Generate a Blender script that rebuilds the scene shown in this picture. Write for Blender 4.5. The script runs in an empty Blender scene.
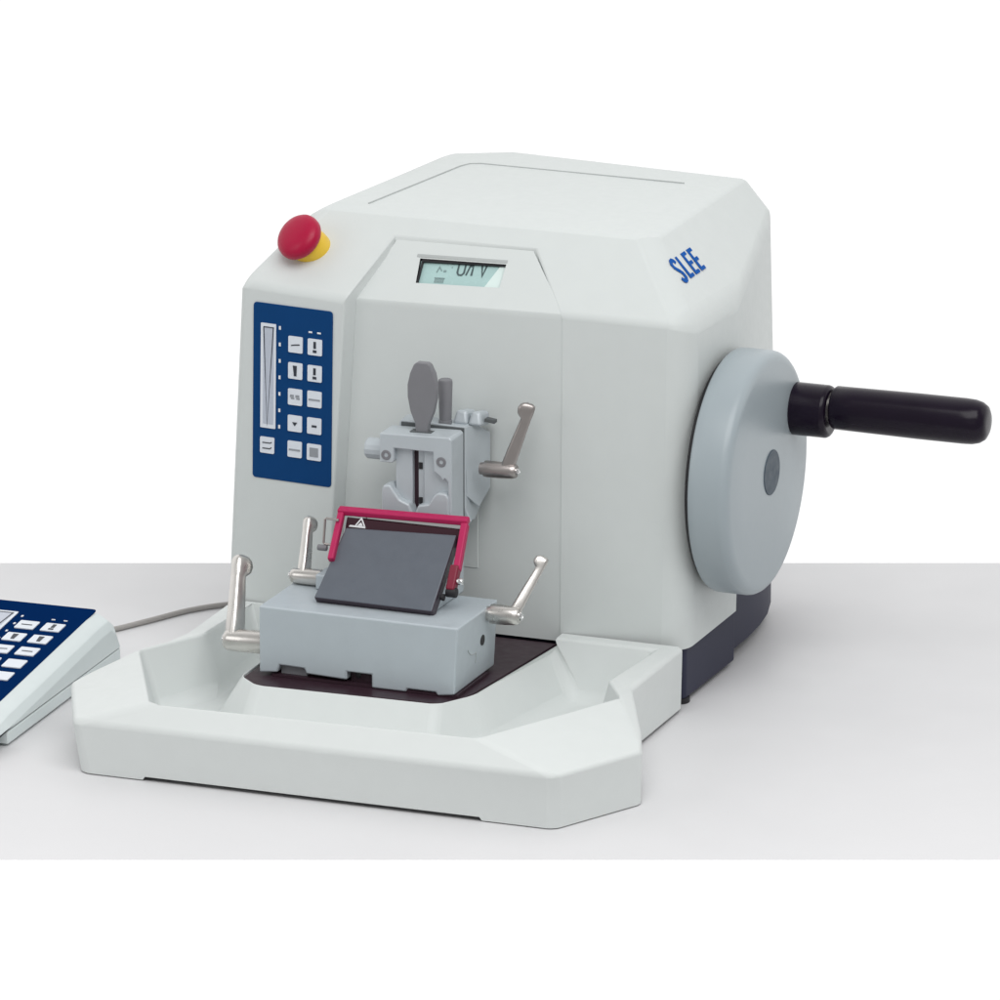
import bpy, bmesh, math, random
from mathutils import Vector, Matrix
random.seed(4)
scene = bpy.context.scene
COL = scene.collection
PSI = math.radians(21.5)          # the instrument is turned on the table by this much
ELEV = math.radians(16.2)         # camera looks down by this much

# ------------------------------------------------------------------ materials
def srgb(r, g, b):
    f = lambda c: (c/255/12.92) if c/255 <= .04045 else ((c/255+.055)/1.055)**2.4
    return (f(r), f(g), f(b), 1)

def mat(name, col, rough=.45, metal=0., bump=.0, bscale=900., var=.03, rvar=.08, vscale=60., spec=.5, coat=0., emit=None, estr=0.):
    m = bpy.data.materials.new(name); m.use_nodes = True
    nt = m.node_tree; N = nt.nodes; L = nt.links
    b = N['Principled BSDF']
    b.inputs['Metallic'].default_value = metal
    b.inputs['Specular IOR Level'].default_value = spec
    b.inputs['Coat Weight'].default_value = coat
    b.inputs['Coat Roughness'].default_value = .12
    tc = N.new('ShaderNodeTexCoord')
    n1 = N.new('ShaderNodeTexNoise'); n1.inputs['Scale'].default_value = vscale; n1.inputs['Detail'].default_value = 5
    L.new(tc.outputs['Object'], n1.inputs['Vector'])
    mr = N.new('ShaderNodeMapRange'); mr.inputs['From Min'].default_value = .3; mr.inputs['From Max'].default_value = .7
    mr.inputs['To Min'].default_value = 1-var; mr.inputs['To Max'].default_value = 1+var
    L.new(n1.outputs['Fac'], mr.inputs['Value'])
    mx = N.new('ShaderNodeVectorMath'); mx.operation = 'SCALE'; mx.inputs[0].default_value = col[:3]
    L.new(mr.outputs['Result'], mx.inputs['Scale']); L.new(mx.outputs['Vector'], b.inputs['Base Color'])
    rr = N.new('ShaderNodeMapRange'); rr.inputs['From Min'].default_value = .3; rr.inputs['From Max'].default_value = .7
    rr.inputs['To Min'].default_value = max(.02, rough-rvar); rr.inputs['To Max'].default_value = min(1, rough+rvar)
    n2 = N.new('ShaderNodeTexNoise'); n2.inputs['Scale'].default_value = vscale*2.3; n2.inputs['Detail'].default_value = 6
    L.new(tc.outputs['Object'], n2.inputs['Vector']); L.new(n2.outputs['Fac'], rr.inputs['Value']); L.new(rr.outputs['Result'], b.inputs['Roughness'])
    if bump > 0:
        n3 = N.new('ShaderNodeTexNoise'); n3.inputs['Scale'].default_value = bscale; n3.inputs['Detail'].default_value = 3
        L.new(tc.outputs['Object'], n3.inputs['Vector'])
        bp = N.new('ShaderNodeBump'); bp.inputs['Strength'].default_value = bump; bp.inputs['Distance'].default_value = .0004
        L.new(n3.outputs['Fac'], bp.inputs['Height']); L.new(bp.outputs['Normal'], b.inputs['Normal'])
    if emit:
        b.inputs['Emission Color'].default_value = emit; b.inputs['Emission Strength'].default_value = estr
    return m

M = dict(
    shell=mat('shell_paint', (.640, .674, .664), .5, bump=.08, bscale=1500, var=.008, spec=.35),
    tray=mat('tray_plastic', (.675, .706, .696), .5, bump=.08, bscale=1500, var=.008, spec=.35),
    wheel=mat('wheel_paint', (.350, .402, .428), .34, var=.003, rvar=.015),
    hub=mat('hub_cap_plastic', (.075, .100, .125), .5, spec=.25),
    navy=mat('plinth_paint', (.031, .033, .060), .55, var=.004, rvar=.0, spec=.22),
    black=mat('black_rubber', (.012, .011, .014), .6),
    bake=mat('bakelite', (.009, .005, .013), .24, var=.1, rvar=.02, spec=.22),
    plate=mat('dark_plate', (.036, .018, .026), .36, var=.05, rvar=.04, spec=.3),
    seam=mat('seam_grey', (.42, .445, .44), .7),  # even grey for the lid joint, display edge and scale line
    blue=mat('blue_foil', (.002, .048, .170), .5, var=.02, spec=.12, rvar=.03),
    darkblue=mat('dark_blue_foil', (.002, .020, .092), .5, var=.02, spec=.0, rvar=.03),
    key=mat('key_foil', (.74, .78, .84), .4, var=.01),
    glyph=mat('key_print', (.025, .03, .045), .5),
    greyglyph=mat('grey_key_print', (.30, .32, .35), .5),
    window=mat('window_foil', (.50, .54, .62), .3, var=.02),
    red=mat('red_button_plastic', (.40, .003, .042), .38, var=.02, spec=.3),
    guard=mat('red_guard_paint', (.45, .014, .095), .4, var=.02, spec=.35),
    guarddark=mat('dark_red_paint', (.20, .006, .03), .4),
    maroon=mat('dark_maroon_paint', (.035, .006, .014), .4, spec=.3),
    yellow=mat('yellow_plastic', (.80, .53, .035), .38, var=.03),
    steel=mat('brushed_zinc', (.66, .64, .61), .30, metal=1., var=.03, rvar=.04),
    darksteel=mat('dark_zinc', (.44, .405, .39), .36, metal=1., var=.03, rvar=.04),
    chrome=mat('polished_steel', (.78, .78, .78), .15, metal=1., var=.02),
    block=mat('block_anodised', (.485, .54, .575), .42, metal=.15, bump=.12, bscale=1600, var=.015),
    clamp=mat('clamp_anodised', (.50, .545, .575), .42, metal=.15, bump=.1, bscale=1600, var=.02),
    tab=mat('grey_tab_paint', (.20, .20, .215), .45, bump=.08, var=.03),
    cover=mat('slate_cover', (.105, .12, .145), .42, bump=.08, bscale=1400, var=.03),
    coveredge=mat('cover_edge', (.035, .022, .035), .4),
    lcd=mat('lcd_glass', (.42, .60, .585), .25, var=.02),
    lcdglare=mat('lcd_painted_glare', (.72, .84, .81), .4),  # pale tone of the glare painted over the display
    lcdink=mat('lcd_segment', (.07, .105, .11), .4),
    lcdgrey=mat('lcd_faint_segment', (.22, .31, .31), .4),
    logo=mat('logo_blue', (.0005, .085, .37), .5, spec=.05),
    keypad=mat('keypad_plastic', (.66, .72, .72), .5, bump=.1, bscale=1500, var=.01),
    gap=mat('shell_joint', (.10, .11, .115), .7),
    cable=mat('cable_jacket', (.36, .345, .33), .5, var=.03),
    table=mat('table_laminate', (.685, .683, .692), .55, bump=.05, bscale=400, var=.008, vscale=8),
    white=mat('white_print', (.82, .83, .85), .5),
)

# ------------------------------------------------------------------ things and parts
def thing(name, base, label, cat, rz=-PSI):
    o = bpy.data.objects.new(name, None); COL.objects.link(o)
    o.empty_display_size = .05
    o.location = Matrix.Rotation(-PSI, 3, 'Z') @ Vector(base)
    o.rotation_euler = (0, 0, rz)
    o['label'] = label; o['category'] = cat
    o['_b'] = list(base)
    return o
def rootof(o):
    while o.parent: o = o.parent
    return o

class MB:
    """collects faces in instrument coordinates; build() links them as one mesh object"""
    def __init__(s): s.bm = bmesh.new(); s.mi = 0; s.wl = s.bm.edges.layers.float.new('bevel_weight_edge')
    def face(s, pts):
        f = s.bm.faces.new([s.bm.verts.new(p) for p in pts]); f.material_index = s.mi; return f
    def named(s, V, F, wt=None, default=0.):
        vs = {k: s.bm.verts.new(p) for k, p in V.items()}
        for f in F:
            ff = s.bm.faces.new([vs[k] for k in f]); ff.material_index = s.mi
        for k in {tuple(sorted((f[i], f[(i+1) % len(f)]))) for f in F for i in range(len(f))}:
            e = s.bm.edges.get((vs[k[0]], vs[k[1]]))
            w = default
            if wt:
                w = wt.get(k, wt.get((k[1], k[0]), default))
            if e: e[s.wl] = w
        return vs
    def prism(s, poly, vec):
        """closed prism: polygon (3D points) swept by vec"""
        vec = Vector(vec); n = len(poly)
        a = [s.bm.verts.new(p) for p in poly]; b = [s.bm.verts.new(Vector(p)+vec) for p in poly]
        fs = [s.bm.faces.new(a), s.bm.faces.new(b[::-1])]
        for i in range(n): fs.append(s.bm.faces.new([a[(i+1) % n], a[i], b[i], b[(i+1) % n]]))
        for f in fs: f.material_index = s.mi
        bmesh.ops.recalc_face_normals(s.bm, faces=fs)
        return fs
    def box(s, x0, x1, y0, y1, z0, z1):
        return s.prism([(x0, y0, z0), (x1, y0, z0), (x1, y1, z0), (x0, y1, z0)], (0, 0, z1-z0))
    def lathe(s, p, d, prof, n=40):
        """prof: list of (t, r) along axis d from p"""
        p = Vector(p); d = Vector(d).normalized()
        u = d.orthogonal().normalized(); v = d.cross(u)
        rings = []
        for t, r in prof:
            if r < 1e-6: rings.append([s.bm.verts.new(p+d*t)])
            else: rings.append([s.bm.verts.new(p+d*t+(u*math.cos(2*math.pi*k/n)+v*math.sin(2*math.pi*k/n))*r) for k in range(n)])
        fs = []
        for A, B in zip(rings, rings[1:]):
            for k in range(n):
                k2 = (k+1) % n
                if len(A) == 1 and len(B) == 1: continue
                if len(A) == 1: q = [A[0], B[k], B[k2]]
                elif len(B) == 1: q = [A[k], A[k2], B[0]]
                else: q = [A[k], A[k2], B[k2], B[k]]
                fs.append(s.bm.faces.new(q))
        for R in (rings[0], rings[-1]):
            if len(R) > 1: fs.append(s.bm.faces.new(R))
        for f in fs: f.material_index = s.mi
        bmesh.ops.recalc_face_normals(s.bm, faces=fs)
    def cyl(s, p, q, r, e=.0008, n=36, r2=None):
        p = Vector(p); q = Vector(q); h = (q-p).length; r2 = r if r2 is None else r2
        s.lathe(p, q-p, [(0, r-e), (e*.3, r-e*.3), (e, r), (h-e, r2), (h-e*.3, r2-e*.3), (h, r2-e)], n)
    def tube(s, pts, r, n=12):
        pts = [Vector(p) for p in pts]; rings = []
        prev = None
        for i, p in enumerate(pts):
            d = (pts[min(i+1, len(pts)-1)]-pts[max(i-1, 0)]).normalized()
            u = d.orthogonal() if prev is None else prev - d*prev.dot(d)
            u.normalize(); prev = u; v = d.cross(u)
            rings.append([s.bm.verts.new(p+(u*math.cos(2*math.pi*k/n)+v*math.sin(2*math.pi*k/n))*r) for k in range(n)])
        fs = []
        for A, B in zip(rings, rings[1:]):
            for k in range(n): fs.append(s.bm.faces.new([A[k], A[(k+1) % n], B[(k+1) % n], B[k]]))
        fs += [s.bm.faces.new(rings[0]), s.bm.faces.new(rings[-1])]
        for f in fs: f.material_index = s.mi
        bmesh.ops.recalc_face_normals(s.bm, faces=fs)
    def build(s, name, mats, parent, bevel=0., seg=3, weight=False, angle=30, recalc=False, solid=0., local=True):
        if recalc: bmesh.ops.recalc_face_normals(s.bm, faces=s.bm.faces)
        me = bpy.data.meshes.new(name)
        if parent is not None and local:
            b = Vector(rootof(parent)['_b'])
            bmesh.ops.translate(s.bm, verts=s.bm.verts, vec=-b)
        s.bm.to_mesh(me); s.bm.free()
        o = bpy.data.objects.new(name, me); COL.objects.link(o)
        if parent is not None: o.parent = parent
        for m in (mats if isinstance(mats, (list, tuple)) else [mats]): me.materials.append(M[m])
        me.shade_smooth()
        if bevel:
            md = o.modifiers.new('Bevel', 'BEVEL'); md.width = bevel; md.segments = seg
            md.limit_method = 'WEIGHT' if weight else 'ANGLE'; md.angle_limit = math.radians(28)
            md.harden_normals = True; md.use_clamp_overlap = not weight
            me.set_sharp_from_angle(angle=math.radians(50 if not weight else 60))
            wn = o.modifiers.new('Normals', 'WEIGHTED_NORMAL'); wn.keep_sharp = True
        else:
            me.set_sharp_from_angle(angle=math.radians(angle))
        return o

class Frame:
    """flat drawing frame on a surface: point + u/v axes"""
    def __init__(s, o, u, v, flip=False):
        s.o = Vector(o); s.u = Vector(u).normalized(); v = Vector(v); s.v = (v - s.u*v.dot(s.u)).normalized()
        s.n = s.u.cross(s.v)
        if flip: s.n = -s.n
    def p(s, a, b, h=0.): return s.o+s.u*a+s.v*b+s.n*h
    def rect(s, mb, a0, a1, b0, b1, h0, h1, r=0.):
        if r <= 0: pts = [(a0, b0), (a1, b0), (a1, b1), (a0, b1)]
        else:
            pts = []
            for cx, cy, st in ((a1-r, b0+r, -90), (a1-r, b1-r, 0), (a0+r, b1-r, 90), (a0+r, b0+r, 180)):
                for k in range(5):
                    t = math.radians(st+k*22.5); pts.append((cx+r*math.cos(t), cy+r*math.sin(t)))
        mb.prism([s.p(a, b, h0) for a, b in pts], s.n*(h1-h0))
    def poly(s, mb, pts, h0, h1): mb.prism([s.p(a, b, h0) for a, b in pts], s.n*(h1-h0))
    def stroke(s, mb, pts, w, h0, h1):
        """polyline of width w as one mitred ribbon"""
        P = [Vector(p) for p in pts]; Lf = []; Rt = []
        for i, p in enumerate(P):
            d0 = (P[i]-P[i-1]).normalized() if i else (P[1]-P[0]).normalized()
            d1 = (P[i+1]-P[i]).normalized() if i < len(P)-1 else d0
            n0 = Vector((-d0.y, d0.x)); n1 = Vector((-d1.y, d1.x)); m = (n0+n1)
            m = m.normalized() if m.length > 1e-6 else n0
            k = w/2/max(.5, m.dot(n0)); Lf.append(p+m*k); Rt.append(p-m*k)
        for i in range(len(P)-1):
            s.poly(mb, [Lf[i], Rt[i], Rt[i+1], Lf[i+1]], h0, h1)

def arc(cx, cy, r, a0, a1, n): return [(cx+r*math.cos(math.radians(a0+(a1-a0)*k/n)), cy+r*math.sin(math.radians(a0+(a1-a0)*k/n))) for k in range(n+1)]

# ------------------------------------------------------------------ table
tb = MB()
YF, YB = -.329, .4324
def tablepoly(x): return [(x, YF, 0), (x, YB, 0), (x, YB-.10, -.021), (x, YF+.10, -.021)]
tb.prism(tablepoly(-1.25), (2.5, 0, 0))
table = tb.build('table', 'table', None)
table['kind'] = 'structure'

# ------------------------------------------------------------------ microtome
mt = thing('microtome', (-.06, .2, 0), 'large pale grey bench microtome with handwheel, display and red emergency button', 'microtome')

V = dict(
    F0t=(-.2460, .069, .3130), C1t=(-.1555, .065, .3088), F0b=(-.2605, .069, .046), C1b=(-.1725, .065, .046),
    dp=(.0190, .0795, .3095), RGb=(.0200, .0775, .046), F1t=(.1225, .0885, .3080), F1b=(.1205, .085, .046),
    bp=(-.1350, .1185, .3498), cp=(-.0165, .1187, .3500),
    TL=(-.2085, .137, .3622), TR=(.0757, .135, .3625), TRb=(.073, .35, .3618), TBm=(-.135, .3646, .3625), TLb=(-.176, .345, .3622),
    R1t=(.1248, .188, .3055), R1b=(.1225, .2, .048), R1h=(.1228, .2002, .067), R2t=(.0945, .353, .3352), R2b=(.100, .3615, .067),
    B1t=(.07, .385, .325), B1b=(.07, .390, .067), B2t=(-.14, .390, .325), B2b=(-.19, .390, .067),
    L2t=(-.2335, .31, .333), L2b=(-.237, .335, .067), L1t=(-.2500, .19, .305), L1h=(-.259, .2002, .067), L1b=(-.259, .2, .048),
    # inner walls of the opening that takes the front cover
    iC1b=(-.1680, .079, .046), iC1t=(-.1512, .079, .3035), ibp=(-.1325, .1155, .3415), icp=(-.0180, .1160, .3425), idp=(.0190, .0870, .3015), iRGb=(.0200, .087, .046),
)
F = [
    ('F1t', 'F1b', 'R1b', 'R1h', 'R1t'), ('R1t', 'R1h', 'R2b', 'R2t'), ('R2t', 'R2b', 'B1b', 'B1t'), ('TRb', 'R2t', 'B1t'),
    ('B1t', 'B1b', 'B2b', 'B2t'), ('TRb', 'B1t', 'B2t', 'TBm'), ('B2t', 'B2b', 'L2b', 'L2t'), ('TBm', 'B2t', 'L2t', 'TLb'),
    ('L2t', 'L2b', 'L1h', 'L1t'), ('L1t', 'L1h', 'L1b', 'F0b', 'F0t'), ('TL', 'TLb', 'L2t', 'L1t'), ('TL', 'L1t', 'F0t'),
    ('TR', 'F1t', 'R1t', 'TRb'), ('TRb', 'R1t', 'R2t'), ('TL', 'TR', 'TRb', 'TBm', 'TLb'),
    ('F0t', 'C1t', 'bp', 'TL'), ('bp', 'cp', 'TR', 'TL'), ('cp', 'dp', 'F1t', 'TR'),
    ('F0t', 'F0b', 'C1b', 'C1t'), ('dp', 'RGb', 'F1b', 'F1t'),
    ('C1b', 'iC1b', 'iC1t', 'C1t'), ('C1t', 'iC1t', 'ibp', 'bp'), ('bp', 'ibp', 'icp', 'cp'), ('cp', 'icp', 'idp', 'dp'), ('dp', 'idp', 'iRGb', 'RGb'),
    ('R1h', 'R1b', 'L1b', 'L1h'),
]
W = {('F1t', 'F1b'): .62, ('R1t', 'R1h'): 0, ('R2t', 'R2b'): .4, ('F0t', 'F0b'): .22, ('F0t', 'C1t'): .16, ('dp', 'F1t'): .14, ('TR', 'F1t'): .36, ('F1t', 'R1t'): .40,
     ('TR', 'TRb'): .16, ('TL', 'TR'): 1., ('TL', 'F0t'): .3, ('TL', 'TLb'): .3, ('TRb', 'TBm'): .2, ('TLb', 'TBm'): .3, ('TRb', 'R2t'): .2, ('R1t', 'R2t'): .3,
     ('TRb', 'R1t'): 0, ('C1t', 'C1b'): .05, ('C1t', 'bp'): .05, ('bp', 'cp'): .04, ('cp', 'dp'): .04, ('dp', 'RGb'): 0, ('bp', 'TL'): 0, ('cp', 'TR'): 0, ('TL', 'L1t'): .2,
     ('F0t', 'L1t'): .2, ('L1t', 'L2t'): .2, ('R1b', 'R1h'): .06}
s = MB(); s.named(V, F, W)
shell = s.build('housing', 'shell', mt, bevel=.030, seg=6, weight=True, recalc=True)

# front cover: centre face and display facet in one bent sheet, with the pocket of the display
Vc = dict(a=(-.1518, .0780, .3063), b=(-.1335, .1173, .3468), c=(-.0176, .1174, .3484), d=(.0212, .0803, .3094),
          e=(-.1685, .0780, .046), f=(.0224, .0782, .046),
          p=(-.1090, .1068, .3360), q=(-.0372, .1078, .3376), r=(-.0372, .0931, .3224), t=(-.1065, .0912, .3203))
nf = Vector((0, -.717, .697))
for k in 'pqrt': Vc[k+'i'] = tuple(Vector(Vc[k])-nf*.0042)
Fc = [('a', 'd', 'f', 'e'), ('a', 'b', 'p', 't'), ('b', 'c', 'q', 'p'), ('c', 'd', 'r', 'q'), ('d', 'a', 't', 'r')]
Wc = {('a', 'd'): 1., ('a', 'b'): .25, ('b', 'c'): .25, ('c', 'd'): .25, ('a', 'e'): .3, ('d', 'f'): .06}
back = {}
for k, off in dict(a=(.004, .006, -.003), b=(.003, -.001, -.006), c=(-.003, -.001, -.006), d=(-.003, .006, -.003), e=(.004, .006, 0), f=(-.003, .006, 0)).items():
    back['i'+k] = tuple(Vector(Vc[k])+Vector(off))
Vc.update(back)
Fc += [('a', 'e', 'ie', 'ia'), ('b', 'a', 'ia', 'ib'), ('c', 'b', 'ib', 'ic'), ('d', 'c', 'ic', 'id'), ('f', 'd', 'id', 'if')]
s = MB(); s.named(Vc, Fc, Wc)
cover = s.build('front_cover', 'shell', mt, bevel=.004, seg=4, weight=True, recalc=False)
bm_ = bmesh.new(); bm_.from_mesh(cover.data)
bmesh.ops.recalc_face_normals(bm_, faces=bm_.faces)
f0 = min(bm_.faces, key=lambda f: -f.calc_area())
if f0.normal.y > 0: bmesh.ops.reverse_faces(bm_, faces=bm_.faces)
bm_.to_mesh(cover.data); bm_.free()

# display: dark pocket walls, glass, painted glare, ink
s = MB()
for k1, k2 in (('p', 'q'), ('q', 'r'), ('r', 't'), ('t', 'p')): s.face([Vc[k1], Vc[k2], Vc[k2+'i'], Vc[k1+'i']])
disp = s.build('display', 'black', mt)
fr = Frame(Vc['ti'], Vector(Vc['ri'])-Vector(Vc['ti']), Vector(Vc['pi'])-Vector(Vc['ti']))
DW = (Vector(Vc['ri'])-Vector(Vc['ti'])).length; DH = .0222
s = MB(); s.prism([Vector(Vc[k]) for k in ('ti', 'ri', 'qi', 'pi')], nf*.0008); s.build('glass', 'lcd', disp)
s = MB(); fr.poly(s, [(DW*.80, .0008), (DW*.995, .0008), (DW*.995, DH*.93), (DW*.93, DH*.93)], .0009, .0015); s.build('painted_glare', 'lcdglare', disp)  # diagonal reflection on the glass, painted as a pale polygon
s = MB(); fr.rect(s, 0, DW, DH*.905, DH*.999, .0016, .0034); fr.rect(s, 0, .0013, 0, DH*.90, .0016, .0034); s.build('frame', 'black', disp)
s = MB(); h0, h1 = .0009, .0012; y1, y0 = DH*.985, DH*.50
def lcd(ch, x, w=.0068):
    if ch == '0': fr.stroke(s, [(x, y1), (x, y0+.002), (x+.0015, y0), (x+w-.0015, y0), (x+w, y0+.002), (x+w, y1), (x, y1)], .0014, h0, h1)
    if ch == '1': fr.stroke(s, [(x, y0), (x, y1), (x-.0018, y1-.003)], .0017, h0, h1)
    if ch == '/': fr.stroke(s, [(x, y0), (x+.0025, y1)], .0013, h0, h1)
    if ch == 'V': fr.stroke(s, [(x-.0022, y1), (x, y0), (x+.0022, y1)], .0017, h0, h1)
lcd('0', .0305, .0055); lcd('/', .0380); lcd('1', .0425); lcd('V', .0515)
s.build('digits', 'lcdink', disp)
s = MB()
for k in range(5): fr.rect(s, .0135+k*.0016, .0145+k*.0016, DH*.14, DH*.30, h0, h1)
fr.rect(s, .0130, .0215, DH*.31, DH*.345, h0, h1)
fr.stroke(s, [(.0135, DH*.55), (.0150, DH*.78), (.0175, DH*.62)], .0009, h0, h1); fr.rect(s, .0190, .0212, DH*.58, DH*.66, h0, h1); fr.rect(s, .0250, .0256, DH*.76, DH*.82, h0, h1)
s.build('small_print', 'lcdgrey', disp)
# raised edge above the display
fs_ = Frame(Vc['p'], Vector(Vc['q'])-Vector(Vc['p']), Vector(Vc['p'])-Vector(Vc['t']))
s = MB(); fs_.rect(s, -.0030, DW+.0030, .0010, .0038, -.0004, .0005); s.build('bezel_edge', 'seam', disp, bevel=.0003, seg=2)

# lid joint on top: a narrow dark joint ending softly
s = MB()
top = Frame((0, 0, .3626), (1, 0, 0), (0, 1, 0))
top.stroke(s, [(-.1735, .158), (-.1520, .300), (-.1480, .3095), (-.1400, .3135), (.0350, .3115)], .0013, -.0008, .00025)
s.build('lid_joint', 'seam', mt)

# logo letters on the right bevel
bo = Vector((.1029, .1290, .3314)); bu = Vector((0, 1, 0)); bv = Vector((.0757, .1, .3625))-Vector((.1235, .1, .3095))
fl = Frame(bo, bu, bv, flip=False)
if fl.n.x < 0: fl.n = -fl.n
s = MB(); t0, t1 = .0001, .0004
LH = .0205; LW = .0092; sw = .0037
sx = 0.
S = [(LW*.98, LH*.80), (LW*.90, LH*.91), (LW*.66, LH*.97), (LW*.36, LH*.95), (LW*.14, LH*.84), (LW*.16, LH*.68), (LW*.40, LH*.56), (LW*.66, LH*.45), (LW*.86, LH*.32), (LW*.86, LH*.16), (LW*.62, LH*.05), (LW*.32, LH*.03), (LW*.10, LH*.09), (LW*.02, LH*.20)]
fl.stroke(s, S, sw, t0, t1)
def bar(x0, x1, y0, y1): fl.rect(s, x0, x1, y0, y1, t0, t1)
x = .0136
bar(x, x+sw, 0, LH); bar(x+sw, x+LW, 0, sw*.85)
for x in (.0262, .0388):
    bar(x, x+sw, 0, LH)
    for yy in (0, LH/2-sw*.42, LH-sw*.85): bar(x+sw, x+LW, yy, yy+sw*.85)
s.build('logo_lettering', 'logo', mt)

# control panel on the left column
cu = Vector(V['C1t'])-Vector(V['F0t']); cu.z = -.0015
colf = Frame(Vector((-.2340, .0686, .2988)), cu, (-.006, 0, -1), flip=True)
if colf.n.y > 0: colf.n = -colf.n
PW, PH = .0685, .1430
def glyphs(fr, mb_d, mb_g, kind, cx, cy, w, h, hz):
    z0, z1 = hz, hz+.0002
    if kind == '!': fr.rect(mb_d, cx-w*.09, cx+w*.09, cy-h*.34, cy+h*.08, z0, z1); fr.rect(mb_d, cx-w*.13, cx+w*.13, cy+h*.18, cy+h*.34, z0, z1)
    if kind == '|': fr.poly(mb_d, [(cx-w*.16, cy-h*.32), (cx+w*.12, cy-h*.32), (cx+w*.10, cy+h*.32), (cx-w*.08, cy+h*.32)], z0, z1)
    if kind == '-': fr.rect(mb_d, cx-w*.28, cx+w*.28, cy-h*.02, cy+h*.06, z0, z1)
    if kind == '~': fr.stroke(mb_d, [(cx-w*.30, cy+h*.07), (cx-w*.05, cy+h*.02), (cx+w*.30, cy-h*.02)], h*.07, z0, z1)
    if kind == '=':
        fr.rect(mb_g, cx-w*.40, cx+w*.40, cy-h*.02, cy+h*.09, z0, z1)
    if kind == ':':
        for d in (-.2, .18):
            fr.rect(mb_g, cx+w*(d-.14), cx+w*(d+.12), cy-h*.14, cy+h*.02, z0, z1); fr.rect(mb_g, cx+w*(d-.08), cx+w*(d+.16), cy+h*.05, cy+h*.13, z0, z1)
    if kind == 'v': fr.poly(mb_d, [(cx-w*.18, cy-h*.08), (cx+w*.18, cy-h*.08), (cx, cy+h*.16)], z0, z1)
    if kind == 'o': fr.rect(mb_d, cx-w*.16, cx+w*.18, cy-h*.05, cy+h*.08, z0, z1)
    if kind == '#':
        fr.stroke(mb_d, [(cx-w*.32, cy-h*.15), (cx+w*.22, cy-h*.15), (cx+w*.34, cy-h*.22)], h*.06, z0, z1); fr.stroke(mb_d, [(cx-w*.32, cy+h*.2), (cx+w*.20, cy+h*.2), (cx+w*.32, cy+h*.11)], h*.06, z0, z1)
    if kind == 'b': fr.rect(mb_g, cx-w*.30, cx+w*.30, cy-h*.28, cy+h*.28, z0, z1)
def keyfield(fr, parent, PW, PH, keys, kw, kh, win, dots, leds, hz):
    for kind, u, v in keys:
        s = MB(); fr.rect(s, u*PW-kw/2, u*PW+kw/2, v*PH-kh/2, v*PH+kh/2, hz, hz+.0008, r=.0010)
        s.mi = 1; d = s
        if kind in '=:b':
            s.mi = 2
        glyphs(fr, s, s, kind, u*PW, v*PH, kw, kh, hz+.0009)
        s.build('key', ['key', 'glyph', 'greyglyph'], parent)
    u0, u1, v0, v1 = win
    s = MB(); fr.rect(s, u0*PW, u1*PW, v0*PH, v1*PH, hz, hz+.0006, r=.0006)
    s.mi = 1
    a0, a1 = u0*PW, u1*PW; w = a1-a0; b0 = v0*PH; b1 = v1*PH
    fr.rect(s, a0+w*.18, a1-w*.14, b0+(b1-b0)*.03, b1-(b1-b0)*.04, hz+.0007, hz+.0008)
    s.mi = 2
    fr.stroke(s, [(a0+w*.20, b0+(b1-b0)*.035), (a0+w*.46, b1-(b1-b0)*.03), (a1-w*.16, b0+(b1-b0)*.035), (a0+w*.20, b0+(b1-b0)*.035)], w*.065, hz+.0009, hz+.0010)
    s.build('scale_window', ['key', 'window', 'glyph'], parent)
    for u, v in dots:
        s = MB(); fr.rect(s, u*PW-.0008, u*PW+.0008, v*PH-.0014, v*PH+.0014, hz, hz+.0005); s.build('scale_mark', 'white', parent)
    for u, v in leds:
        s = MB(); fr.rect(s, u*PW-.0015, u*PW+.0015, v*PH-.0006, v*PH+.0006, hz, hz+.0006); s.build('indicator_light', 'white', parent)
s = MB(); colf.rect(s, 0, PW, 0, PH, .0002, .0012, r=.0028)
panel = s.build('control_panel', 'blue', mt, bevel=.0003, seg=2)
KEYS = [('~', .54, .212), ('!', .785, .212), ('|', .54, .361), ('!', .785, .362), (':', .54, .510), ('=', .785, .508), ('v', .54, .661), ('o', .785, .660), ('=', .54, .808), ('b', .785, .810), ('#', .19, .806)]
keyfield(colf, panel, PW, PH, KEYS, .0123, .0132, (.10, .292, .112, .708), [(.340, .129+k*.0938) for k in range(7)], [(.725, .130), (.835, .130)], .0013)

# emergency stop
es = thing  # (kept simple: part of the instrument)
ax = Vector((-.30, -.72, .63)).normalized(); pb = Vector((-.1997, .1021, .3379))
s = MB(); s.lathe(pb-ax*.012, ax, [(0, .0140), (.0120, .0150), (.0190, .0150), (.0205, .0142), (.0207, .0080)], 40)
stop = s.build('emergency_stop', 'yellow', mt, angle=40)
s = MB(); s.lathe(pb+ax*.0070, ax, [(0, .0120), (.0044, .0128), (.0048, .0120)], 40); s.build('collar_ring', 'black', stop)
s = MB(); s.lathe(pb+ax*.0105, ax, [(0, .0140), (.0008, .0172), (.0030, .0188), (.0058, .0192), (.0085, .0187), (.0106, .0172), (.0122, .0145), (.0133, .0105), (.0138, .0060), (.0140, 0)], 48)
s.build('button_cap', 'red', stop, angle=60)

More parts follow.
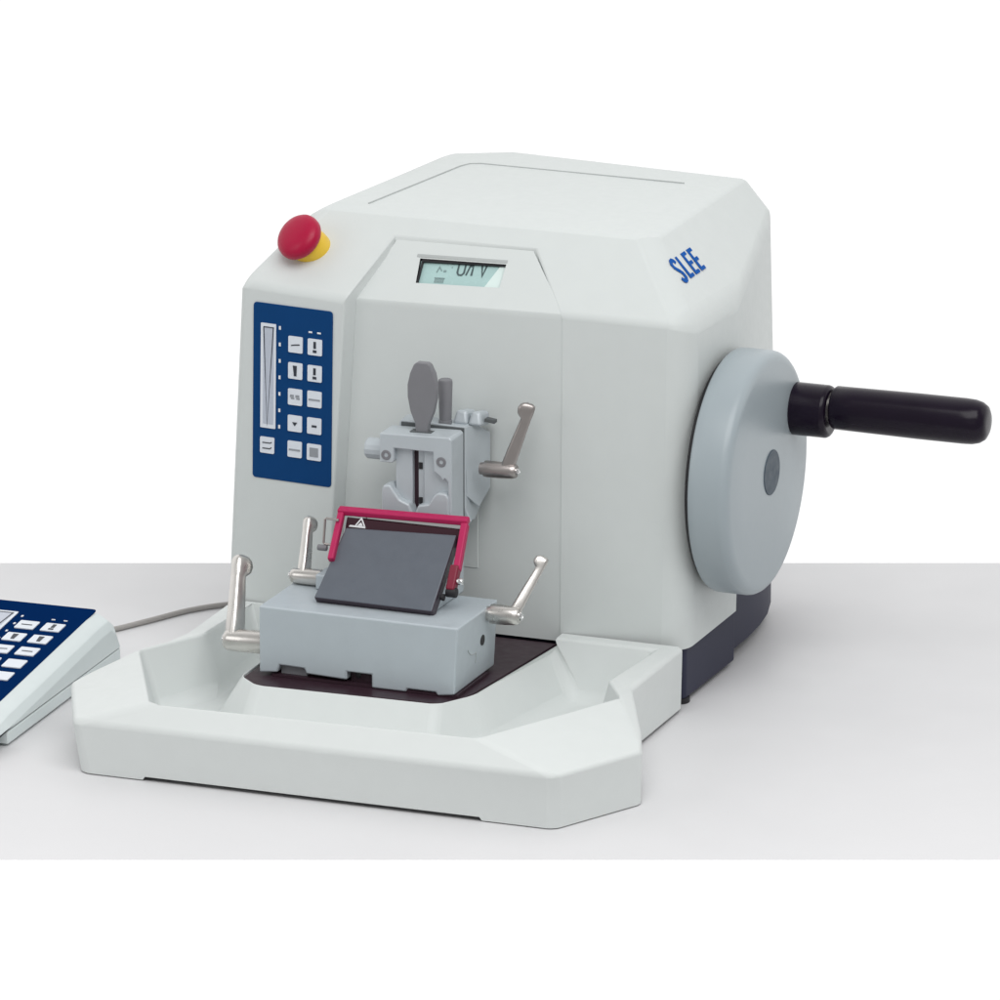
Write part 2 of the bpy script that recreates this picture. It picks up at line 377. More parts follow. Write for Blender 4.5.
# plinth, seen at the right below the housing
def plinth(poly, z0, z1):
    s.prism([(x, y, z0) for x, y in poly], (0, 0, z1-z0))
s = MB(); plinth([(-.24, .092), (.1120, .092), (.1175, .098), (.1185, .2078), (-.24, .2078)], .0035, .062)
pl = s.build('plinth', 'navy', mt, bevel=.0025, seg=3)
s = MB(); plinth([(-.24, .2084), (.1150, .2084), (.1150, .250), (.1125, .285), (.1080, .315), (.1000, .345), (.0860, .368), (.0600, .378), (-.19, .378), (-.24, .330)], .0100, .085)
s.build('rear_plinth', 'navy', pl, bevel=.0015, seg=2, angle=40)
for x, y, fh in ((.1105, .1020, .0045), (-.21, .11, .0045), (.075, .34, .0115), (-.2, .34, .0115)):
    s = MB(); s.cyl((x, y, 0), (x, y, fh), .0085, n=28); s.build('foot', 'black', pl)

# dark base plate in front of the housing, on its own platform
s = MB(); s.prism([(-.176, .076, .036), (-.176, -.092, .036), (-.170, -.102, .036), (-.156, -.109, .036), (-.020, -.1020, .036), (-.0060, -.0985, .036), (.0040, -.074, .036), (.0175, .076, .036)], (0, 0, .0085))
bpl = s.build('base_plate', 'plate', mt, bevel=.0008, seg=2)
s = MB(); s.box(-.170, -.002, -.062, .076, .004, .036); s.build('platform', 'navy', bpl)

# handwheel
wc = Vector((.1325, .160, .1755)); X = Vector((1, 0, 0))
s = MB()
prof = [(-.010, .020), (-.0035, .0200), (-.0035, .0930), (-.0028, .0950), (-.0010, .0959), (.0040, .0962), (.0220, .0962), (.0248, .0957), (.0270, .0945), (.0286, .0928), (.0294, .0908), (.0298, .0888), (.0300, .0875), (.0303, .0600), (.0306, .0300), (.0307, .0190), (.0307, 0)]
s.lathe(wc, X, prof, 128)
hw = s.build('handwheel', 'wheel', mt, angle=50)
s = MB(); s.lathe(wc+Vector((.0303, .004, .0)), X, [(0, .0180), (.0008, .0180), (.0012, .0175), (.0012, 0)], 64); s.build('hub_cap', 'hub', hw)
s = MB(); s.lathe(wc-X*.0068, X, [(0, .0905), (.0030, .0925), (.0032, .0915)], 96); s.build('back_gap', 'black', hw)
# crank handle
cp_ = Vector((.160, .2215, .2165))
s = MB()
s.prism([(cp_.x-.002, cp_.y+math.cos(a)*.0205, cp_.z-.0040+math.sin(a)*.0210) for a in [math.radians(k*15) for k in range(24)]], (.0345, 0, 0))
crank = s.build('crank_handle', 'bake', hw, bevel=.004, seg=4)
s = MB(); s.cyl(cp_+Vector((.030, 0, 0)), cp_+Vector((.040, 0, 0)), .0120, n=32); s.build('spindle', 'steel', crank)
gp = cp_+Vector((.0340, .0, 0.0))
s = MB(); s.lathe(gp, X, [(0, .0140), (.0008, .0160), (.0025, .0172), (.020, .0174), (.07, .0180), (.108, .0180), (.1160, .0176), (.1215, .0162), (.1255, .0135), (.1272, .0100), (.1276, .0050), (.1277, 0)], 64)
s.build('grip', 'bake', crank, angle=60)

# ------------------------------------------------------------------ levers
def lever(parent, name, h0, h1, r, base, tip, wide, m='steel', w0=.0135, w1=.0095, th=.0085, knob=.0075, cap='chrome'):
    h0, h1, base, tip, wide = map(Vector, (h0, h1, base, tip, wide))
    s = MB(); L = (h1-h0).length
    s.lathe(h0, h1-h0, [(-.002, r*.72), (.0015, r*.74), (.0016, r*.97), (.0035, r), (L*.55, r*.98), (L-.004, r*.93), (L-.001, r*.84), (L, r*.70)], 36)
    hub = s.build(name, m, parent, angle=40)
    s = MB(); s.lathe(h1, h1-h0, [(-.001, r*.45), (.0016, r*.45), (.0022, r*.38), (.0022, r*.2), (.0012, r*.16), (.0012, 0)], 24); s.build('screw', cap, hub)
    a = (tip-base); Ln = a.length; a.normalize()
    w = (wide-a*wide.dot(a)).normalized(); t = a.cross(w)
    # sections: position along the arm, offset and half width across, half thickness
    sec = [(-.0035, 0, w0*.36, th*.36), (-.0028, 0, w0*.44, th*.44), (0, 0, w0*.50, th*.50), (Ln*.25, 0, w0*.46, th*.47), (Ln*.50, -w0*.02, w0*.41, th*.44), (Ln*.68, -w0*.04, w0*.375, th*.42), (Ln-knob*2.05, -w0*.05, w0*.36, th*.42),
           (Ln-knob*1.85, w0*.05, w0*.46, th*.43), (Ln-knob*1.55, w0*.13, w0*.55, th*.44), (Ln-knob*1.0, w0*.17, w0*.60, th*.45), (Ln-knob*.50, w0*.14, w0*.56, th*.43), (Ln-knob*.18, w0*.08, w0*.44, th*.37), (Ln, w0*.04, w0*.26, th*.24)]
    s = MB(); rings = []; nn_ = 24
    for y_, of, hw_, ht in sec:
        c_ = base+a*y_+w*of; ring = []
        for k in range(nn_):
            q = 2*math.pi*k/nn_; cx_, cy_ = math.cos(q), math.sin(q)
            ring.append(s.bm.verts.new(c_+w*(hw_*math.copysign(abs(cx_)**.50, cx_))+t*(ht*math.copysign(abs(cy_)**.50, cy_))))
        rings.append(ring)
    for A_, B_ in zip(rings, rings[1:]):
        for k in range(nn_): s.bm.faces.new([A_[k], A_[(k+1) % nn_], B_[(k+1) % nn_], B_[k]])
    s.bm.faces.new(rings[0]); s.bm.faces.new(rings[-1])
    s.build('arm', m, hub, recalc=True, angle=70)
    return hub

# ------------------------------------------------------------------ specimen clamp (part of the instrument)
s = MB()
s.box(-.105, -.049, .0774, .0785, .098, .20)
slide = s.build('slide_plate', 'shell', mt, bevel=.001, seg=2)
s = MB()
# main carrier: body with a sloping roof and a stepped foot
sec = [(.042, .222), (.058, .2235), (.074, .214), (.074, .150), (.062, .1425), (.050, .1435), (.042, .1600)]
s.prism([(-.1010, y, z) for y, z in sec], (.0560, 0, 0))
sc = s.build('specimen_clamp', 'clamp', mt, bevel=.0018, seg=3)
s = MB(); s.prism([(-.0455, .040, .223), (-.0445, .058, .2215), (-.0385, .0745, .211), (-.0385, .0745, .166), (-.0415, .058, .1545), (-.0455, .044, .166)], (.0012, 0, 0)); s.build('side_cheek', 'clamp', sc, bevel=.0005, seg=2)
s = MB(); s.prism([(-.0985, .0395, .2235), (-.0445, .0395, .2235), (-.0445, .0395, .158), (-.0400, .0395, .1475), (-.0440, .0395, .1420), (-.0985, .0395, .1420)], (0, .0026, 0)); s.build('back_plate', 'clamp', sc, bevel=.0006, seg=2)
s = MB(); s.box(-.0975, -.0452, .0380, .0394, .145, .2225); s.build('plate_gap', 'gap', sc)
# front frame: top bar, right cheek, ears, all one casting
s = MB()
xz = [(-.1050, .2195), (-.0470, .2215), (-.0450, .2195), (-.0450, .1480), (-.0480, .1460), (-.0480, .1860), (-.0505, .1885), (-.0520, .1865), (-.0550, .1900), (-.0600, .1935), (-.0605, .2085), (-.0930, .2085), (-.0930, .1985), (-.0945, .1965), (-.1050, .1965)]
s.prism([(x, .0120, z) for x, z in xz], (0, .0255, 0))
frame = s.build('clamp_frame', 'clamp', sc, bevel=.0008, seg=2)
# jaws behind the frame
for x0, x1 in ((-.0935, -.0795), (-.0700, -.0480)):
    s = MB(); s.box(x0, x1, .0170, .0378, .1480, .2084); s.build('jaw', 'clamp', sc, bevel=.0007, seg=2)
s = MB(); s.box(-.0796, -.0755, .0215, .0378, .1490, .2083); s.build('jaw_slot', 'plate', sc)
s = MB(); s.box(-.0755, -.0701, .0200, .0378, .1480, .2083); s.build('jaw_rail', 'clamp', sc)
for z in (.1945, .1665):
    s = MB(); s.box(-.0751, -.0722, .0192, .0204, z-.0026, z+.0026); s.build('rail_hole', 'black', sc)
# lower jaw with two shoulders
s = MB()
lo = [(-.1030, .1480), (-.1030, .1745), (-.1015, .1785), (-.0960, .1790), (-.0925, .1740), (-.0880, .1680), (-.0800, .1650), (-.0765, .1560), (-.0725, .1650), (-.0640, .1670), (-.0595, .1740), (-.0560, .1770), (-.0490, .1765), (-.0470, .1730), (-.0470, .1480)]
s.prism([(x, .0105, z) for x, z in lo], (0, .0150, 0))
s.build('lower_jaw', 'clamp', sc, bevel=.0016, seg=3)
for x, z in ((-.0995, .2025), (-.0535, .2015)):
    s = MB(); s.lathe((x, .0122, z), (0, -1, 0), [(0, .0040), (.0006, .0040), (.0008, .0037), (.0008, .0018), (-.001, .0015), (-.001, 0)], 28); s.build('screw', 'tab', sc)
# oval tab
f = Frame((-.0740, .0225, .2170), (1, 0, 0), (0, 0, 1))
out = [(-.0049, 0), (.0047, 0), (.0054, .010), (.0092, .0195), (.0118, .031), (.0121, .041), (.0104, .0505), (.0070, .0575), (.0048, .0592), (-.0040, .0592), (-.0066, .0572), (-.0098, .0500), (-.0120, .0405), (-.0119, .031), (-.0096, .0195), (-.0057, .010)]
s = MB(); f.poly(s, out, 0, -.0062); s.build('oval_tab', 'tab', sc, bevel=.0008, seg=2)
f = Frame((0, .012, .2199), (1, 0, 0), (0, 1, 0))
s = MB(); f.rect(s, -.0832, -.0655, .0085, .0165, .0004, .0012); s.build('tab_slot', 'gap', sc)
# knob behind the tab
s = MB(); s.lathe((-.0640, .047, .2220), (-.02, .05, 1), [(0, .0054), (.0030, .0054), (.0032, .0047), (.006, .0050), (.0335, .0058), (.0350, .0054), (.0358, .0042), (.0354, .0038), (.0354, 0)], 10)
s.build('knob', 'tab', sc, angle=40)
# fairing on the roof
for x0, x1, m_ in ((-.0590, -.0462, 'clamp'), (-.0464, -.0350, 'clamp')):
    s = MB(); s.prism([(x0, .048, .2225), (x1, .048, .2225), (x1-.002, .052, .2330), (x0+.002, .052, .2330)], (0, .020, -.004)); s.build('fairing', m_, sc, bevel=.0025, seg=3)
s = MB(); s.prism([(-.0346, .0555, .2270), (-.0300, .0640, .2235), (-.0300, .0640, .2210), (-.0350, .0555, .2245)], (0, .006, .0)); s.build('fairing_edge', 'gap', sc)
# knurled screw at the left
s = MB(); s.lathe((-.1040, .033, .2005), (-1, 0, 0), [(0, .0060), (.0040, .0060), (.0041, .0078), (.0050, .0083), (.0185, .0083), (.0198, .0074), (.0198, .0035), (.0185, .0030), (.0185, 0)], 14); kn = s.build('side_knob', 'clamp', sc, angle=20)
lever(sc, 'clamp_lever', (-.0330, .048, .1890), (-.0050, .048, .1895), .0066, (-.0130, .048, .1910), (.0035, .056, .2425), (-1, -.35, 0), m='darksteel', w0=.0110, w1=.010, th=.0075, knob=.0062)

# ------------------------------------------------------------------ section tray
tray = thing('section_tray', (-.062, -.08, 0), 'wide pale grey waste tray with sloped rim in front of the microtome', 'tray')
O = dict(A0=(-.252, .066, .053), A1=(-.250, -.030, .053), A1b=(-.262, -.062, .0505), A2=(-.297, -.150, .0435), A3=(-.256, -.2355, .0415), A4=(.134, -.2300, .0430), A5=(.1735, -.1490, .0430), A6=(.1575, -.108, .0450), A7=(.1290, -.0480, .0525), A8=(.1225, -.0350, .053), A9=(.1220, .0770, .053))
I = dict(l0=(-.236, .062, .053), l1=(-.2350, -.030, .055), l2=(-.2635, -.094, .057), l3=(-.1985, -.2200, .0585), l4=(.0640, -.2080, .0585), l5=(.1265, -.0710, .057), l6=(.1005, -.0290, .055), l7=(.1050, .0650, .053))
Wf = dict(w0=(-.224, .050, .008), w1=(-.2230, -.032, .008), w2=(-.248, -.094, .008), w3=(-.193, -.200, .008), w4=(.0580, -.188, .008), w5=(.1130, -.0690, .008), w6=(.0880, -.0300, .008), w7=(.0930, .0480, .008))
Pp = dict(p0=(-.1775, .060, .0465), p1=(-.1772, -.0935, .0465), p2=(-.1575, -.1112, .0465), p3=(-.0100, -.1050, .0465), p4=(.0070, -.0745, .0465), p5=(.0200, .0600, .0465))
Mm = dict(m0=(-.1980, .050, .008), m1=(-.2000, -.100, .008), m2=(-.1620, -.1380, .008), m3=(-.0060, -.1290, .008), m4=(.0230, -.0760, .008), m5=(.0420, .0480, .008))
Pq = {k.replace('p', 'q'): (x, y, .037) for k, (x, y, z) in Pp.items()}
E_ = dict(bR=(.0222, .0650, .053), cR=(.0222, .0770, .053), bL=(-.1815, .0650, .053), cL=(-.1815, .066, .053))
Vt = {}; [Vt.update(d) for d in (O, I, Wf, Pp, Mm, Pq, E_)]
# lower edge of the outer wall: the two front corners stand on the table, between them the edge is lifted a little
low = {}
for k, (x, y, z) in O.items(): low['z'+k] = (x*1.0+(.006 if x < -.2 else (-.001 if x > .12 else 0)), y+(.002 if y < -.2 else 0), .0008 if k not in ('A0', 'A1', 'A1b', 'A7', 'A8', 'A9', 'A6') else .0030)
Vt.update(low)
f3 = Vector(O['A3']); f4 = Vector(O['A4'])
def on(t, z): p = f3.lerp(f4, t); return (p.x, p.y+.002, z)
Vt.update(n0=on(.145, .0008), n1=on(.150, .0034), n2=on(.845, .0034), n3=on(.850, .0008))
Ft = [('A0', 'A1', 'zA1', 'zA0'), ('A1', 'A1b', 'zA1b', 'zA1'), ('A1b', 'A2', 'zA2', 'zA1b'), ('A2', 'A3', 'zA3', 'zA2'),
      ('A3', 'A4', 'zA4', 'n3', 'n2', 'n1', 'n0', 'zA3'), ('A4', 'A5', 'zA5', 'zA4'), ('A5', 'A6', 'zA6', 'zA5'), ('A6', 'A7', 'zA7', 'zA6'), ('A7', 'A8', 'zA8', 'zA7'), ('A8', 'A9', 'zA9', 'zA8'),
      ('A0', 'l0', 'l1', 'A1'), ('A1', 'l1', 'A1b'), ('A1b', 'l1', 'l2'), ('A1b', 'l2', 'A2'), ('A2', 'l2', 'l3', 'A3'), ('A3', 'l3', 'l4', 'A4'), ('A4', 'l4', 'l5', 'A5'), ('A5', 'l5', 'A6'), ('A6', 'l5', 'A7'), ('A7', 'l5', 'l6', 'A8'), ('A8', 'l6', 'l7', 'A9'),
      ('l0', 'w0', 'w1', 'l1'), ('l1', 'w1', 'w2', 'l2'), ('l2', 'w2', 'w3', 'l3'), ('l3', 'w3', 'w4', 'l4'), ('l4', 'w4', 'w5', 'l5'), ('l5', 'w5', 'w6', 'l6'), ('l6', 'w6', 'w7', 'l7'),
      ('w0', 'm0', 'm1', 'w1'), ('w1', 'm1', 'w2'), ('w2', 'm1', 'm2', 'w3'), ('w3', 'm2', 'm3', 'w4'), ('w4', 'm3', 'm4', 'w5'), ('w5', 'm4', 'w6'), ('w6', 'm4', 'm5', 'w7'),
      ('m0', 'p0', 'p1', 'm1'), ('m1', 'p1', 'p2', 'm2'), ('m2', 'p2', 'p3', 'm3'), ('m3', 'p3', 'p4', 'm4'), ('m4', 'p4', 'p5', 'm5'),
      ('l7', 'w7', 'm5', 'p5', 'bR'), ('A9', 'l7', 'bR', 'cR'), ('l0', 'bL', 'p0', 'm0', 'w0'), ('A0', 'cL', 'bL', 'l0')]
for a, b in zip('012345', '12345'): Ft.append(('p'+a, 'q'+a, 'q'+b, 'p'+b))
Wt = {}
for a, b, w in [('A3', 'A4', .25), ('A4', 'A5', .25), ('A2', 'A3', .35), ('A1b', 'A2', .4), ('A5', 'A6', .4), ('A6', 'A7', .4), ('A7', 'A8', .3), ('A8', 'A9', .3),
                ('A3', 'zA3', .6), ('A4', 'zA4', .55), ('A5', 'zA5', .35), ('A2', 'zA2', .6), ('A3', 'l3', .5), ('A4', 'l4', .3), ('A5', 'l5', .2), ('A2', 'l2', .4), ('A8', 'zA8', .5), ('A6', 'zA6', .4), ('A7', 'zA7', .4),
                ('A7', 'l5', .3), ('A6', 'l5', .3)]: Wt[(a, b)] = w*.4
for i in range(7): Wt[('l%d' % i, 'l%d' % (i+1))] = .08; Wt[('w%d' % i, 'w%d' % (i+1))] = .32
for i in range(8): Wt[('l%d' % i, 'w%d' % i)] = .2
for i in range(5): Wt[('p%d' % i, 'p%d' % (i+1))] = .08; Wt[('p%d' % i, 'q%d' % i)] = .2 if i else 0
Wt.update({('l7', 'bR'): .08, ('w7', 'm5'): .32, ('m5', 'p5'): .3, ('m1', 'p1'): .2, ('m2', 'p2'): .2, ('m3', 'p3'): .2, ('m4', 'p4'): .2})
for i in range(5): Wt[('m%d' % i, 'm%d' % (i+1))] = .32
s = MB(); s.named(Vt, Ft, Wt)
s.build('tray_body', 'tray', tray, bevel=.030, seg=5, weight=True, recalc=True)

# ------------------------------------------------------------------ blade holder
bh = thing('blade_holder', (-.085, -.04, .0446), 'light grey blade holder with red guard and slate cover on the dark plate', 'blade holder')
s = MB()
xz = [(-.1660, .0470), (-.1660, .1005), (-.0010, .1005), (-.0040, .0470), (-.0180, .0450), (-.0195, .0475), (-.0430, .0475), (-.0440, .0450), (-.0725, .0450), (-.0725, .0555), (-.0930, .0555), (-.0930, .0490), (-.1270, .0500), (-.1285, .0540), (-.1490, .0545), (-.1510, .0485)]
s.prism([(x, -.0850, z) for x, z in xz], (0, .0830, 0))
blk = s.build('base_block', 'block', bh, bevel=.0016, seg=3)
s = MB(); s.box(-.1500, -.1280, -.0800, -.03, .0448, .0562); s.build('dovetail', 'tab', blk, bevel=.0006, seg=2)
s = MB(); s.box(-.0920, -.0735, -.0785, -.03, .0448, .0575); s.build('clamp_bar', 'plate', blk)
s = MB(); s.cyl((-.0860, -.0790, .0520), (-.0860, -.0765, .0520), .0028, n=20); s.build('screw', 'black', blk)
s = MB(); s.box(-.1560, -.002, -.0840, -.02, .0447, .0468); s.build('sole', 'plate', blk)
# side details: hole, engraved scale arc
s = MB(); s.lathe((-.0027, -.0310, .0760), (1, 0, 0), [(0, .0042), (.0007, .0042), (.0007, 0)], 28); s.build('side_hole', 'black', blk)
fs2 = Frame((-.0021, 0, .0760), (0, 1, 0), (.0030, 0, .0535))
s = MB(); fs2.stroke(s, arc(-.0480, .0100, .0165, 215, 285, 12), .0004, -.0002, .0002); fs2.stroke(s, [(-.0440, -.0060), (-.0440, -.0150)], .0004, -.0002, .0002); s.build('scale_line', 'seam', blk)
# wedge carrier under the cover
s = MB(); s.prism([(-.1260, -.0560, .1007), (-.1260, -.0040, .1440), (-.1260, .0080, .1440), (-.1260, .0080, .1007)], (.0930, 0, 0)); car = s.build('wedge', 'block', bh, bevel=.0012, seg=2)
# slate cover plate
c0 = Vector((-.1290, -.0640, .1055)); c1 = Vector((-.0310, -.0640, .1050)); t0_ = Vector((-.1225, -.0150, .1490)); t1_ = Vector((-.0305, -.0135, .1525))
nn = (c1-c0).cross(t0_-c0).normalized()
s = MB(); s.prism([c0, c1, t1_, t0_], -nn*.0105)
cvp = s.build('cover_plate', ['cover', 'coveredge'], bh, bevel=.0012, seg=2)
cf = Frame(c0-nn*.0078, c1-c0, t0_-c0); 
for p_ in cvp.data.polygons:
    p_.material_index = 0 if (p_.normal.dot(nn) > .9) else 1
# warning triangle at the upper left corner of the cover
wf = Frame(t0_+nn*.0003, t1_-t0_, t0_-c0)
if wf.n.dot(nn) < 0: wf.n = -wf.n
# blade and pressing plate behind the cover
s = MB(); s.prism([(-.1130, -.0052, .1480), (-.0300, -.0052, .1480), (-.0300, -.0030, .1576), (-.1130, -.0030, .1576)], (0, .0010, 0)); s.build('blade', 'chrome', bh)
s = MB(); s.prism([(-.1240, -.0145, .1420), (-.0285, -.0145, .1420), (-.0285, -.0085, .1548), (-.1240, -.0085, .1548)], (0, .0020, 0)); pp = s.build('pressure_plate', 'maroon', bh)
wf = Frame((-.1215, -.0128, .1460), (1, 0, 0), (0, .0060, .0128))
s = MB(); wf.poly(s, [(.0000, .0030), (.0140, .0030), (.0140, .0044), (.0012, .0044)], 0, .0004)
wf.stroke(s, [(.0058, .0046), (.0098, .0104), (.0132, .0046)], .0010, 0, .0004); wf.poly(s, [(.0072, .0046), (.0099, .0074), (.0118, .0046)], 0, .0004); s.build('warning_mark', 'white', pp)
# red guard: a U-shaped bow
def beam(mb, p, q, up, w, h):
    p, q, up = Vector(p), Vector(q), Vector(up); d = (q-p).normalized(); up = (up-d*up.dot(d)).normalized(); sd = d.cross(up)
    mb.prism([p+up*h/2+sd*w/2, p+up*h/2-sd*w/2, p-up*h/2-sd*w/2, p-up*h/2+sd*w/2], q-p)
s = MB(); up = (0, -.3, 1)
beam(s, (-.1320, -.006, .1592), (-.0235, -.006, .1620), up, .0070, .0052); bow = s.build('guard', 'guard', bh, bevel=.0012, seg=3)
s = MB(); beam(s, (-.0258, -.0075, .1600), (-.0225, -.0330, .1300), (0, -.7, .5), .0058, .0066); s.build('guard_leg', 'guard', bow, bevel=.0012, seg=2)
s = MB(); beam(s, (-.1290, -.0075, .1575), (-.1245, -.0400, .1290), (0, -.7, .5), .0052, .0060); s.build('guard_leg', 'guard', bow, bevel=.0012, seg=2)
s = MB(); beam(s, (-.0240, -.0310, .1330), (-.0240, -.0420, .1160), (0, -.7, .5), .0072, .0085); s.build('hinge', 'guarddark', bow, bevel=.0014, seg=2)
s = MB(); s.cyl((-.0205, -.0380, .1230), (-.0155, -.0380, .1230), .0028, n=20); s.build('hinge_pin', 'chrome', bow)
s = MB(); s.cyl((-.0275, -.0420, .1150), (-.0190, -.0420, .1150), .0040, n=20); s.build('hinge_foot', 'black', bow)
s = MB(); s.cyl((-.0275, -.0490, .1125), (-.0270, -.0490, .1125), .0028, n=20); s.cyl((-.030, -.0490, .1125), (-.0265, -.0490, .1125), .0024, n=18); s.build('hinge_stud', 'black', bow)
# bent wire at the left of the guard
s = MB(); s.tube([(-.1270, -.0180, .1550), (-.1375, -.0180, .1555), (-.1385, -.0180, .1545), (-.1395, -.0190, .1360), (-.1385, -.0190, .1350), (-.1260, -.0190, .1345)], .0010, 8)
wi = s.build('wire_catch', 'darksteel', bh)
s = MB(); s.cyl((-.1440, -.0200, .1320), (-.1360, -.0200, .1320), .0024, n=18); s.build('catch_pin', 'tab', wi)
# levers
lever(bh, 'lever', (-.1670, -.0580, .0625), (-.2060, -.0580, .0612), .0092, (-.1990, -.0570, .0640), (-.2080, -.0230, .1190), (.5, .87, 0), w0=.0135, w1=.0110, th=.0128, knob=.0082)
s = MB(); s.cyl((-.1705, -.0580, .0624), (-.1655, -.0580, .0625), .0094, n=32); s.build('lever_washer', 'black', bh)
lever(bh, 'lever', (-.1390, -.0200, .1075), (-.1660, -.0200, .1068), .0066, (-.1560, -.0200, .1080), (-.1605, .0030, .1485), (.5, .87, 0), w0=.0092, w1=.0088, th=.0092, knob=.0060)
s = MB(); s.box(-.1420, -.1230, -.0300, -.0080, .1007, .1130); s.build('lever_mount', 'block', bh, bevel=.0012, seg=2)
lever(bh, 'lever', (.0000, -.0220, .0950), (.0250, -.0220, .0955), .0078, (.0205, -.0200, .0985), (.0350, .0060, .1360), (-1, -.5, .0), w0=.0092, w1=.0075, th=.0085, knob=.0047)

# ------------------------------------------------------------------ remote keypad
KP = Vector((-.338, .030, 0))
kp = thing('remote_keypad', KP, 'small wedge-shaped keypad with dark blue key field, left of the tray', 'keypad', rz=-PSI+math.radians(2.2))
def K(x, y, z): return (KP.x+x, KP.y+y, z)
BW, BL = .118, .262
prof = [(0.006, .013), (0.004, .036), (-.006, .0425), (-.025, .0420), (-.215, .0262), (-.246, .0215), (-.256, .0135)]
def kcover(x0, x1, prof): return
s = MB()
# upper shell: profile swept across, with its right edge chamfered
xs = [(-BW, 0), (-.014, 0), (-.004, .0045), (0, .0110)]
rows = []
for x, dz in xs:
    row = []
    for y, z in prof:
        zz = max(.0128, z-dz) if z > .0135 else z
        yy = y + ((-.006 if y > -.1 else .004)*(dz/.011) if z > .014 else 0)
        row.append(s.bm.verts.new(K(x, yy, zz)))
    rows.append(row)
for A, B in zip(rows, rows[1:]):
    for i in range(len(prof)-1): s.bm.faces.new([A[i], A[i+1], B[i+1], B[i]])
s.bm.faces.new(rows[0]); s.bm.faces.new(rows[-1][::-1])
kb = s.build('case', 'keypad', kp, bevel=.0030, seg=3, recalc=True)
s = MB(); s.prism([K(-BW+.001, .0045, .0118), K(-.0012, .0045, .0118), K(-.0012, -.2545, .0118), K(-BW+.001, -.2545, .0118)], (0, 0, .0014)); s.build('case_joint', 'gap', kb)
s = MB(); s.prism([K(-BW, .006, .002), K(0, .006, .002), K(0, -.225, .002), K(-.004, -.250, .006), K(-.004, -.256, .0118), K(-BW+.004, -.256, .0118), K(-BW+.004, -.25, .006), K(-BW, -.225, .002)][:3]+[K(-BW, -.225, .002)], (0, 0, .0100)); s.build('case_base', 'keypad', kb, bevel=.001, seg=2)
for fx, fy in ((-.012, -.01), (-.105, -.01), (-.012, -.21), (-.105, -.21)):
    s = MB(); s.cyl(K(fx, fy, 0), K(fx, fy, .004), .006, n=20); s.build('foot', 'black', kb)
sl = Vector((0, -.190, .0262-.0420)).normalized()
KW, KL = .086, .215
kf = Frame(Vector(K(-.0165-KW, -.006, .0441)), (1, 0, 0), sl)
if kf.n.z < 0: kf.n = -kf.n
kf.o = Vector(K(-.0165-KW, -.016, .0420+.0000)) + kf.n*0.0
kf.o = Vector(K(-.0165-KW, -.0020, .0439))
s = MB(); kf.rect(s, 0, KW, 0, KL, -.0006, .0006, r=.003)
kpan = s.build('key_field', 'darkblue', kp, bevel=.0003, seg=2)
rk = .047/KL; pk = .0262/KL
cR = 1-.0185/KW; cL = 1-.0405/KW
KK = [('-', cL, rk), ('!', cR, rk), ('|', cL, rk+pk), ('|', cR, rk+pk), ('~', cL, rk+2*pk), ('-', cR, rk+2*pk), ('v', cL, rk+3*pk), (' ', cR, rk+3*pk), (' ', cL, rk+4*pk), (' ', cR, rk+4*pk), ('#', .19, rk+4*pk)]
keyfield(kf, kpan, KW, KL, KK, .0162, .0160, (.10, .33, .105, .62), [(.40, rk-.08+k*.075) for k in range(7)], [(cR-.07, rk-.075), (cR+.05, rk-.075)], .0007)

# ------------------------------------------------------------------ cable
cb = MB()
ctrl = [(-.400, .030, .012), (-.398, .050, .0110), (-.392, .078, .0050), (-.377, .107, .0024), (-.358, .144, .0024), (-.340, .180, .0024), (-.318, .205, .0024), (-.290, .222, .0024), (-.262, .240, .0024), (-.240, .270, .0040)]
def spline(P, n=8):
    P = [Vector(p) for p in P]; out = []
    for i in range(len(P)-1):
        p0, p1, p2, p3 = P[max(i-1, 0)], P[i], P[i+1], P[min(i+2, len(P)-1)]
        for k in range(n):
            t = k/n
            out.append(.5*((2*p1)+(p2-p0)*t+(2*p0-5*p1+4*p2-p3)*t*t+(3*p1-p0-3*p2+p3)*t**3))
    out.append(P[-1]); return out
Rz = Matrix.Rotation(-PSI, 3, 'Z')
c0_ = Rz @ Vector((-.300, .09, 0))
cb.tube([(Rz @ p)-c0_ for p in spline(ctrl)], .0022, 12)
cab = cb.build('cable', 'cable', None)
cab.location = c0_
cab['label'] = 'thin grey cable running over the table from the keypad to the microtome'; cab['category'] = 'cable'

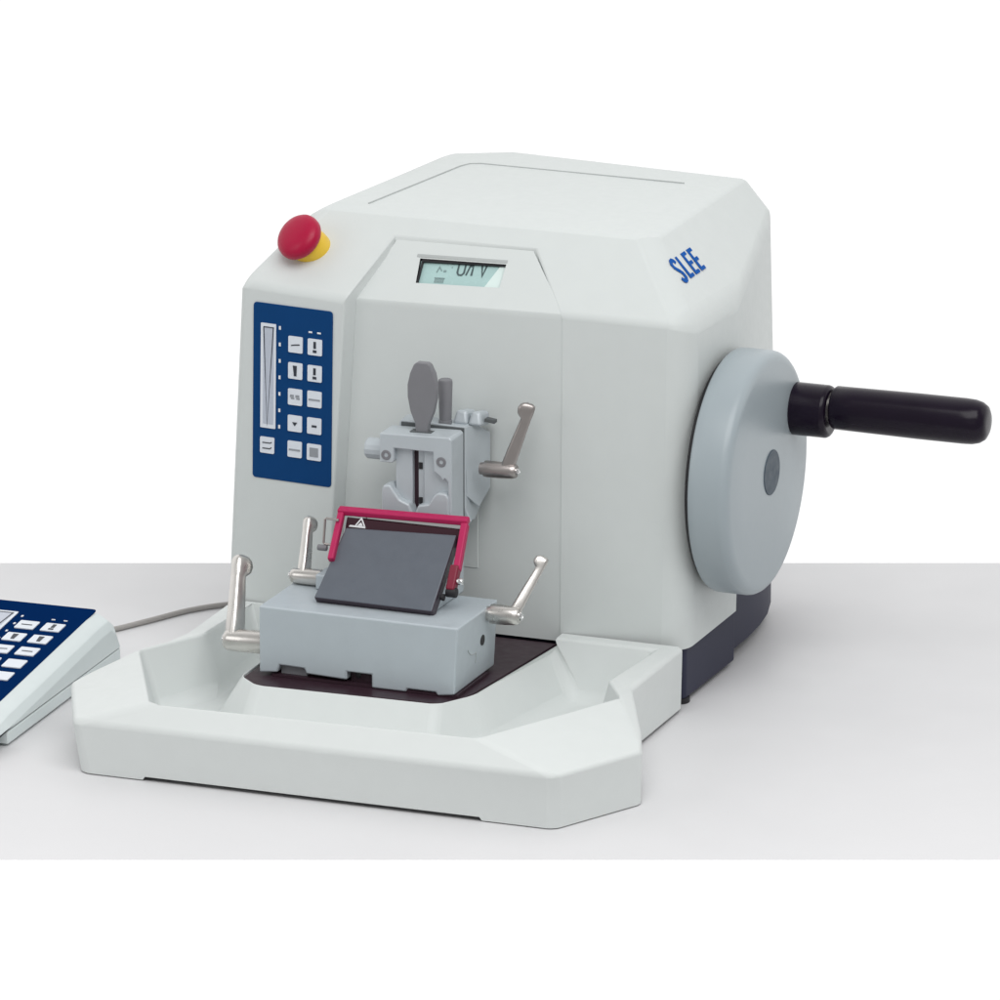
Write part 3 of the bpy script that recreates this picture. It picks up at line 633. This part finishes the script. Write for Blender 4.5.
# ------------------------------------------------------------------ camera
cd = bpy.data.cameras.new('camera'); cam = bpy.data.objects.new('camera', cd); COL.objects.link(cam)
T = Vector((0, 0, .18)); D = 6.0
fw = Vector((0, math.cos(ELEV), -math.sin(ELEV)))
cam.location = T-fw*D
cam.rotation_euler = (math.pi/2-ELEV, 0, 0)
cd.sensor_width = 36; cd.lens = 36*1.3*D; cd.clip_start = .1; cd.clip_end = 100
scene.camera = cam

# ------------------------------------------------------------------ light: white studio surround, dimmer on the camera side, soft boxes and added fills
w = bpy.data.worlds.new('World'); scene.world = w; w.use_nodes = True
nt = w.node_tree; N = nt.nodes; L = nt.links
bg = N['Background']
tc = N.new('ShaderNodeTexCoord'); sx_ = N.new('ShaderNodeSeparateXYZ'); L.new(tc.outputs['Generated'], sx_.inputs[0])
mr = N.new('ShaderNodeMapRange'); mr.interpolation_type = 'SMOOTHSTEP'
mr.inputs['From Min'].default_value = -.25; mr.inputs['From Max'].default_value = .55; mr.inputs['To Min'].default_value = .38; mr.inputs['To Max'].default_value = 1.08
L.new(sx_.outputs['Y'], mr.inputs['Value'])
L.new(mr.outputs['Result'], bg.inputs['Strength']); bg.inputs['Color'].default_value = (1, 1, 1, 1)

def area(name, loc, tgt, size, power, col=(1, 1, 1)):
    l = bpy.data.lights.new(name, 'AREA'); l.shape = 'RECTANGLE'; l.size, l.size_y = size; l.energy = power; l.color = col
    o = bpy.data.objects.new(name, l); COL.objects.link(o); o.location = loc
    d = Vector(tgt)-Vector(loc); o.rotation_euler = d.to_track_quat('-Z', 'Y').to_euler()
area('softbox_top', (.30, -1.30, 2.05), (0, .05, .12), (2.2, 1.5), 38)
area('softbox_left', (-1.8, -.8, 1.0), (0, .0, .15), (.9, .9), 4)
area('fill_front', (.2, -2.4, .75), (0, .0, .12), (1.6, .7), 1.0)  # added low fill, lifts the shade on front faces
area('fill_right', (2.2, .2, 1.3), (.3, .1, .0), (1.0, 1.0), 1.5)  # added weak fill, brightens the table and housing side at right
scene.view_settings.view_transform = 'Standard'; scene.view_settings.look = 'None'
scene.view_settings.exposure = 0; scene.view_settings.gamma = 1
for o in COL.objects:
    if '_b' in o: del o['_b']
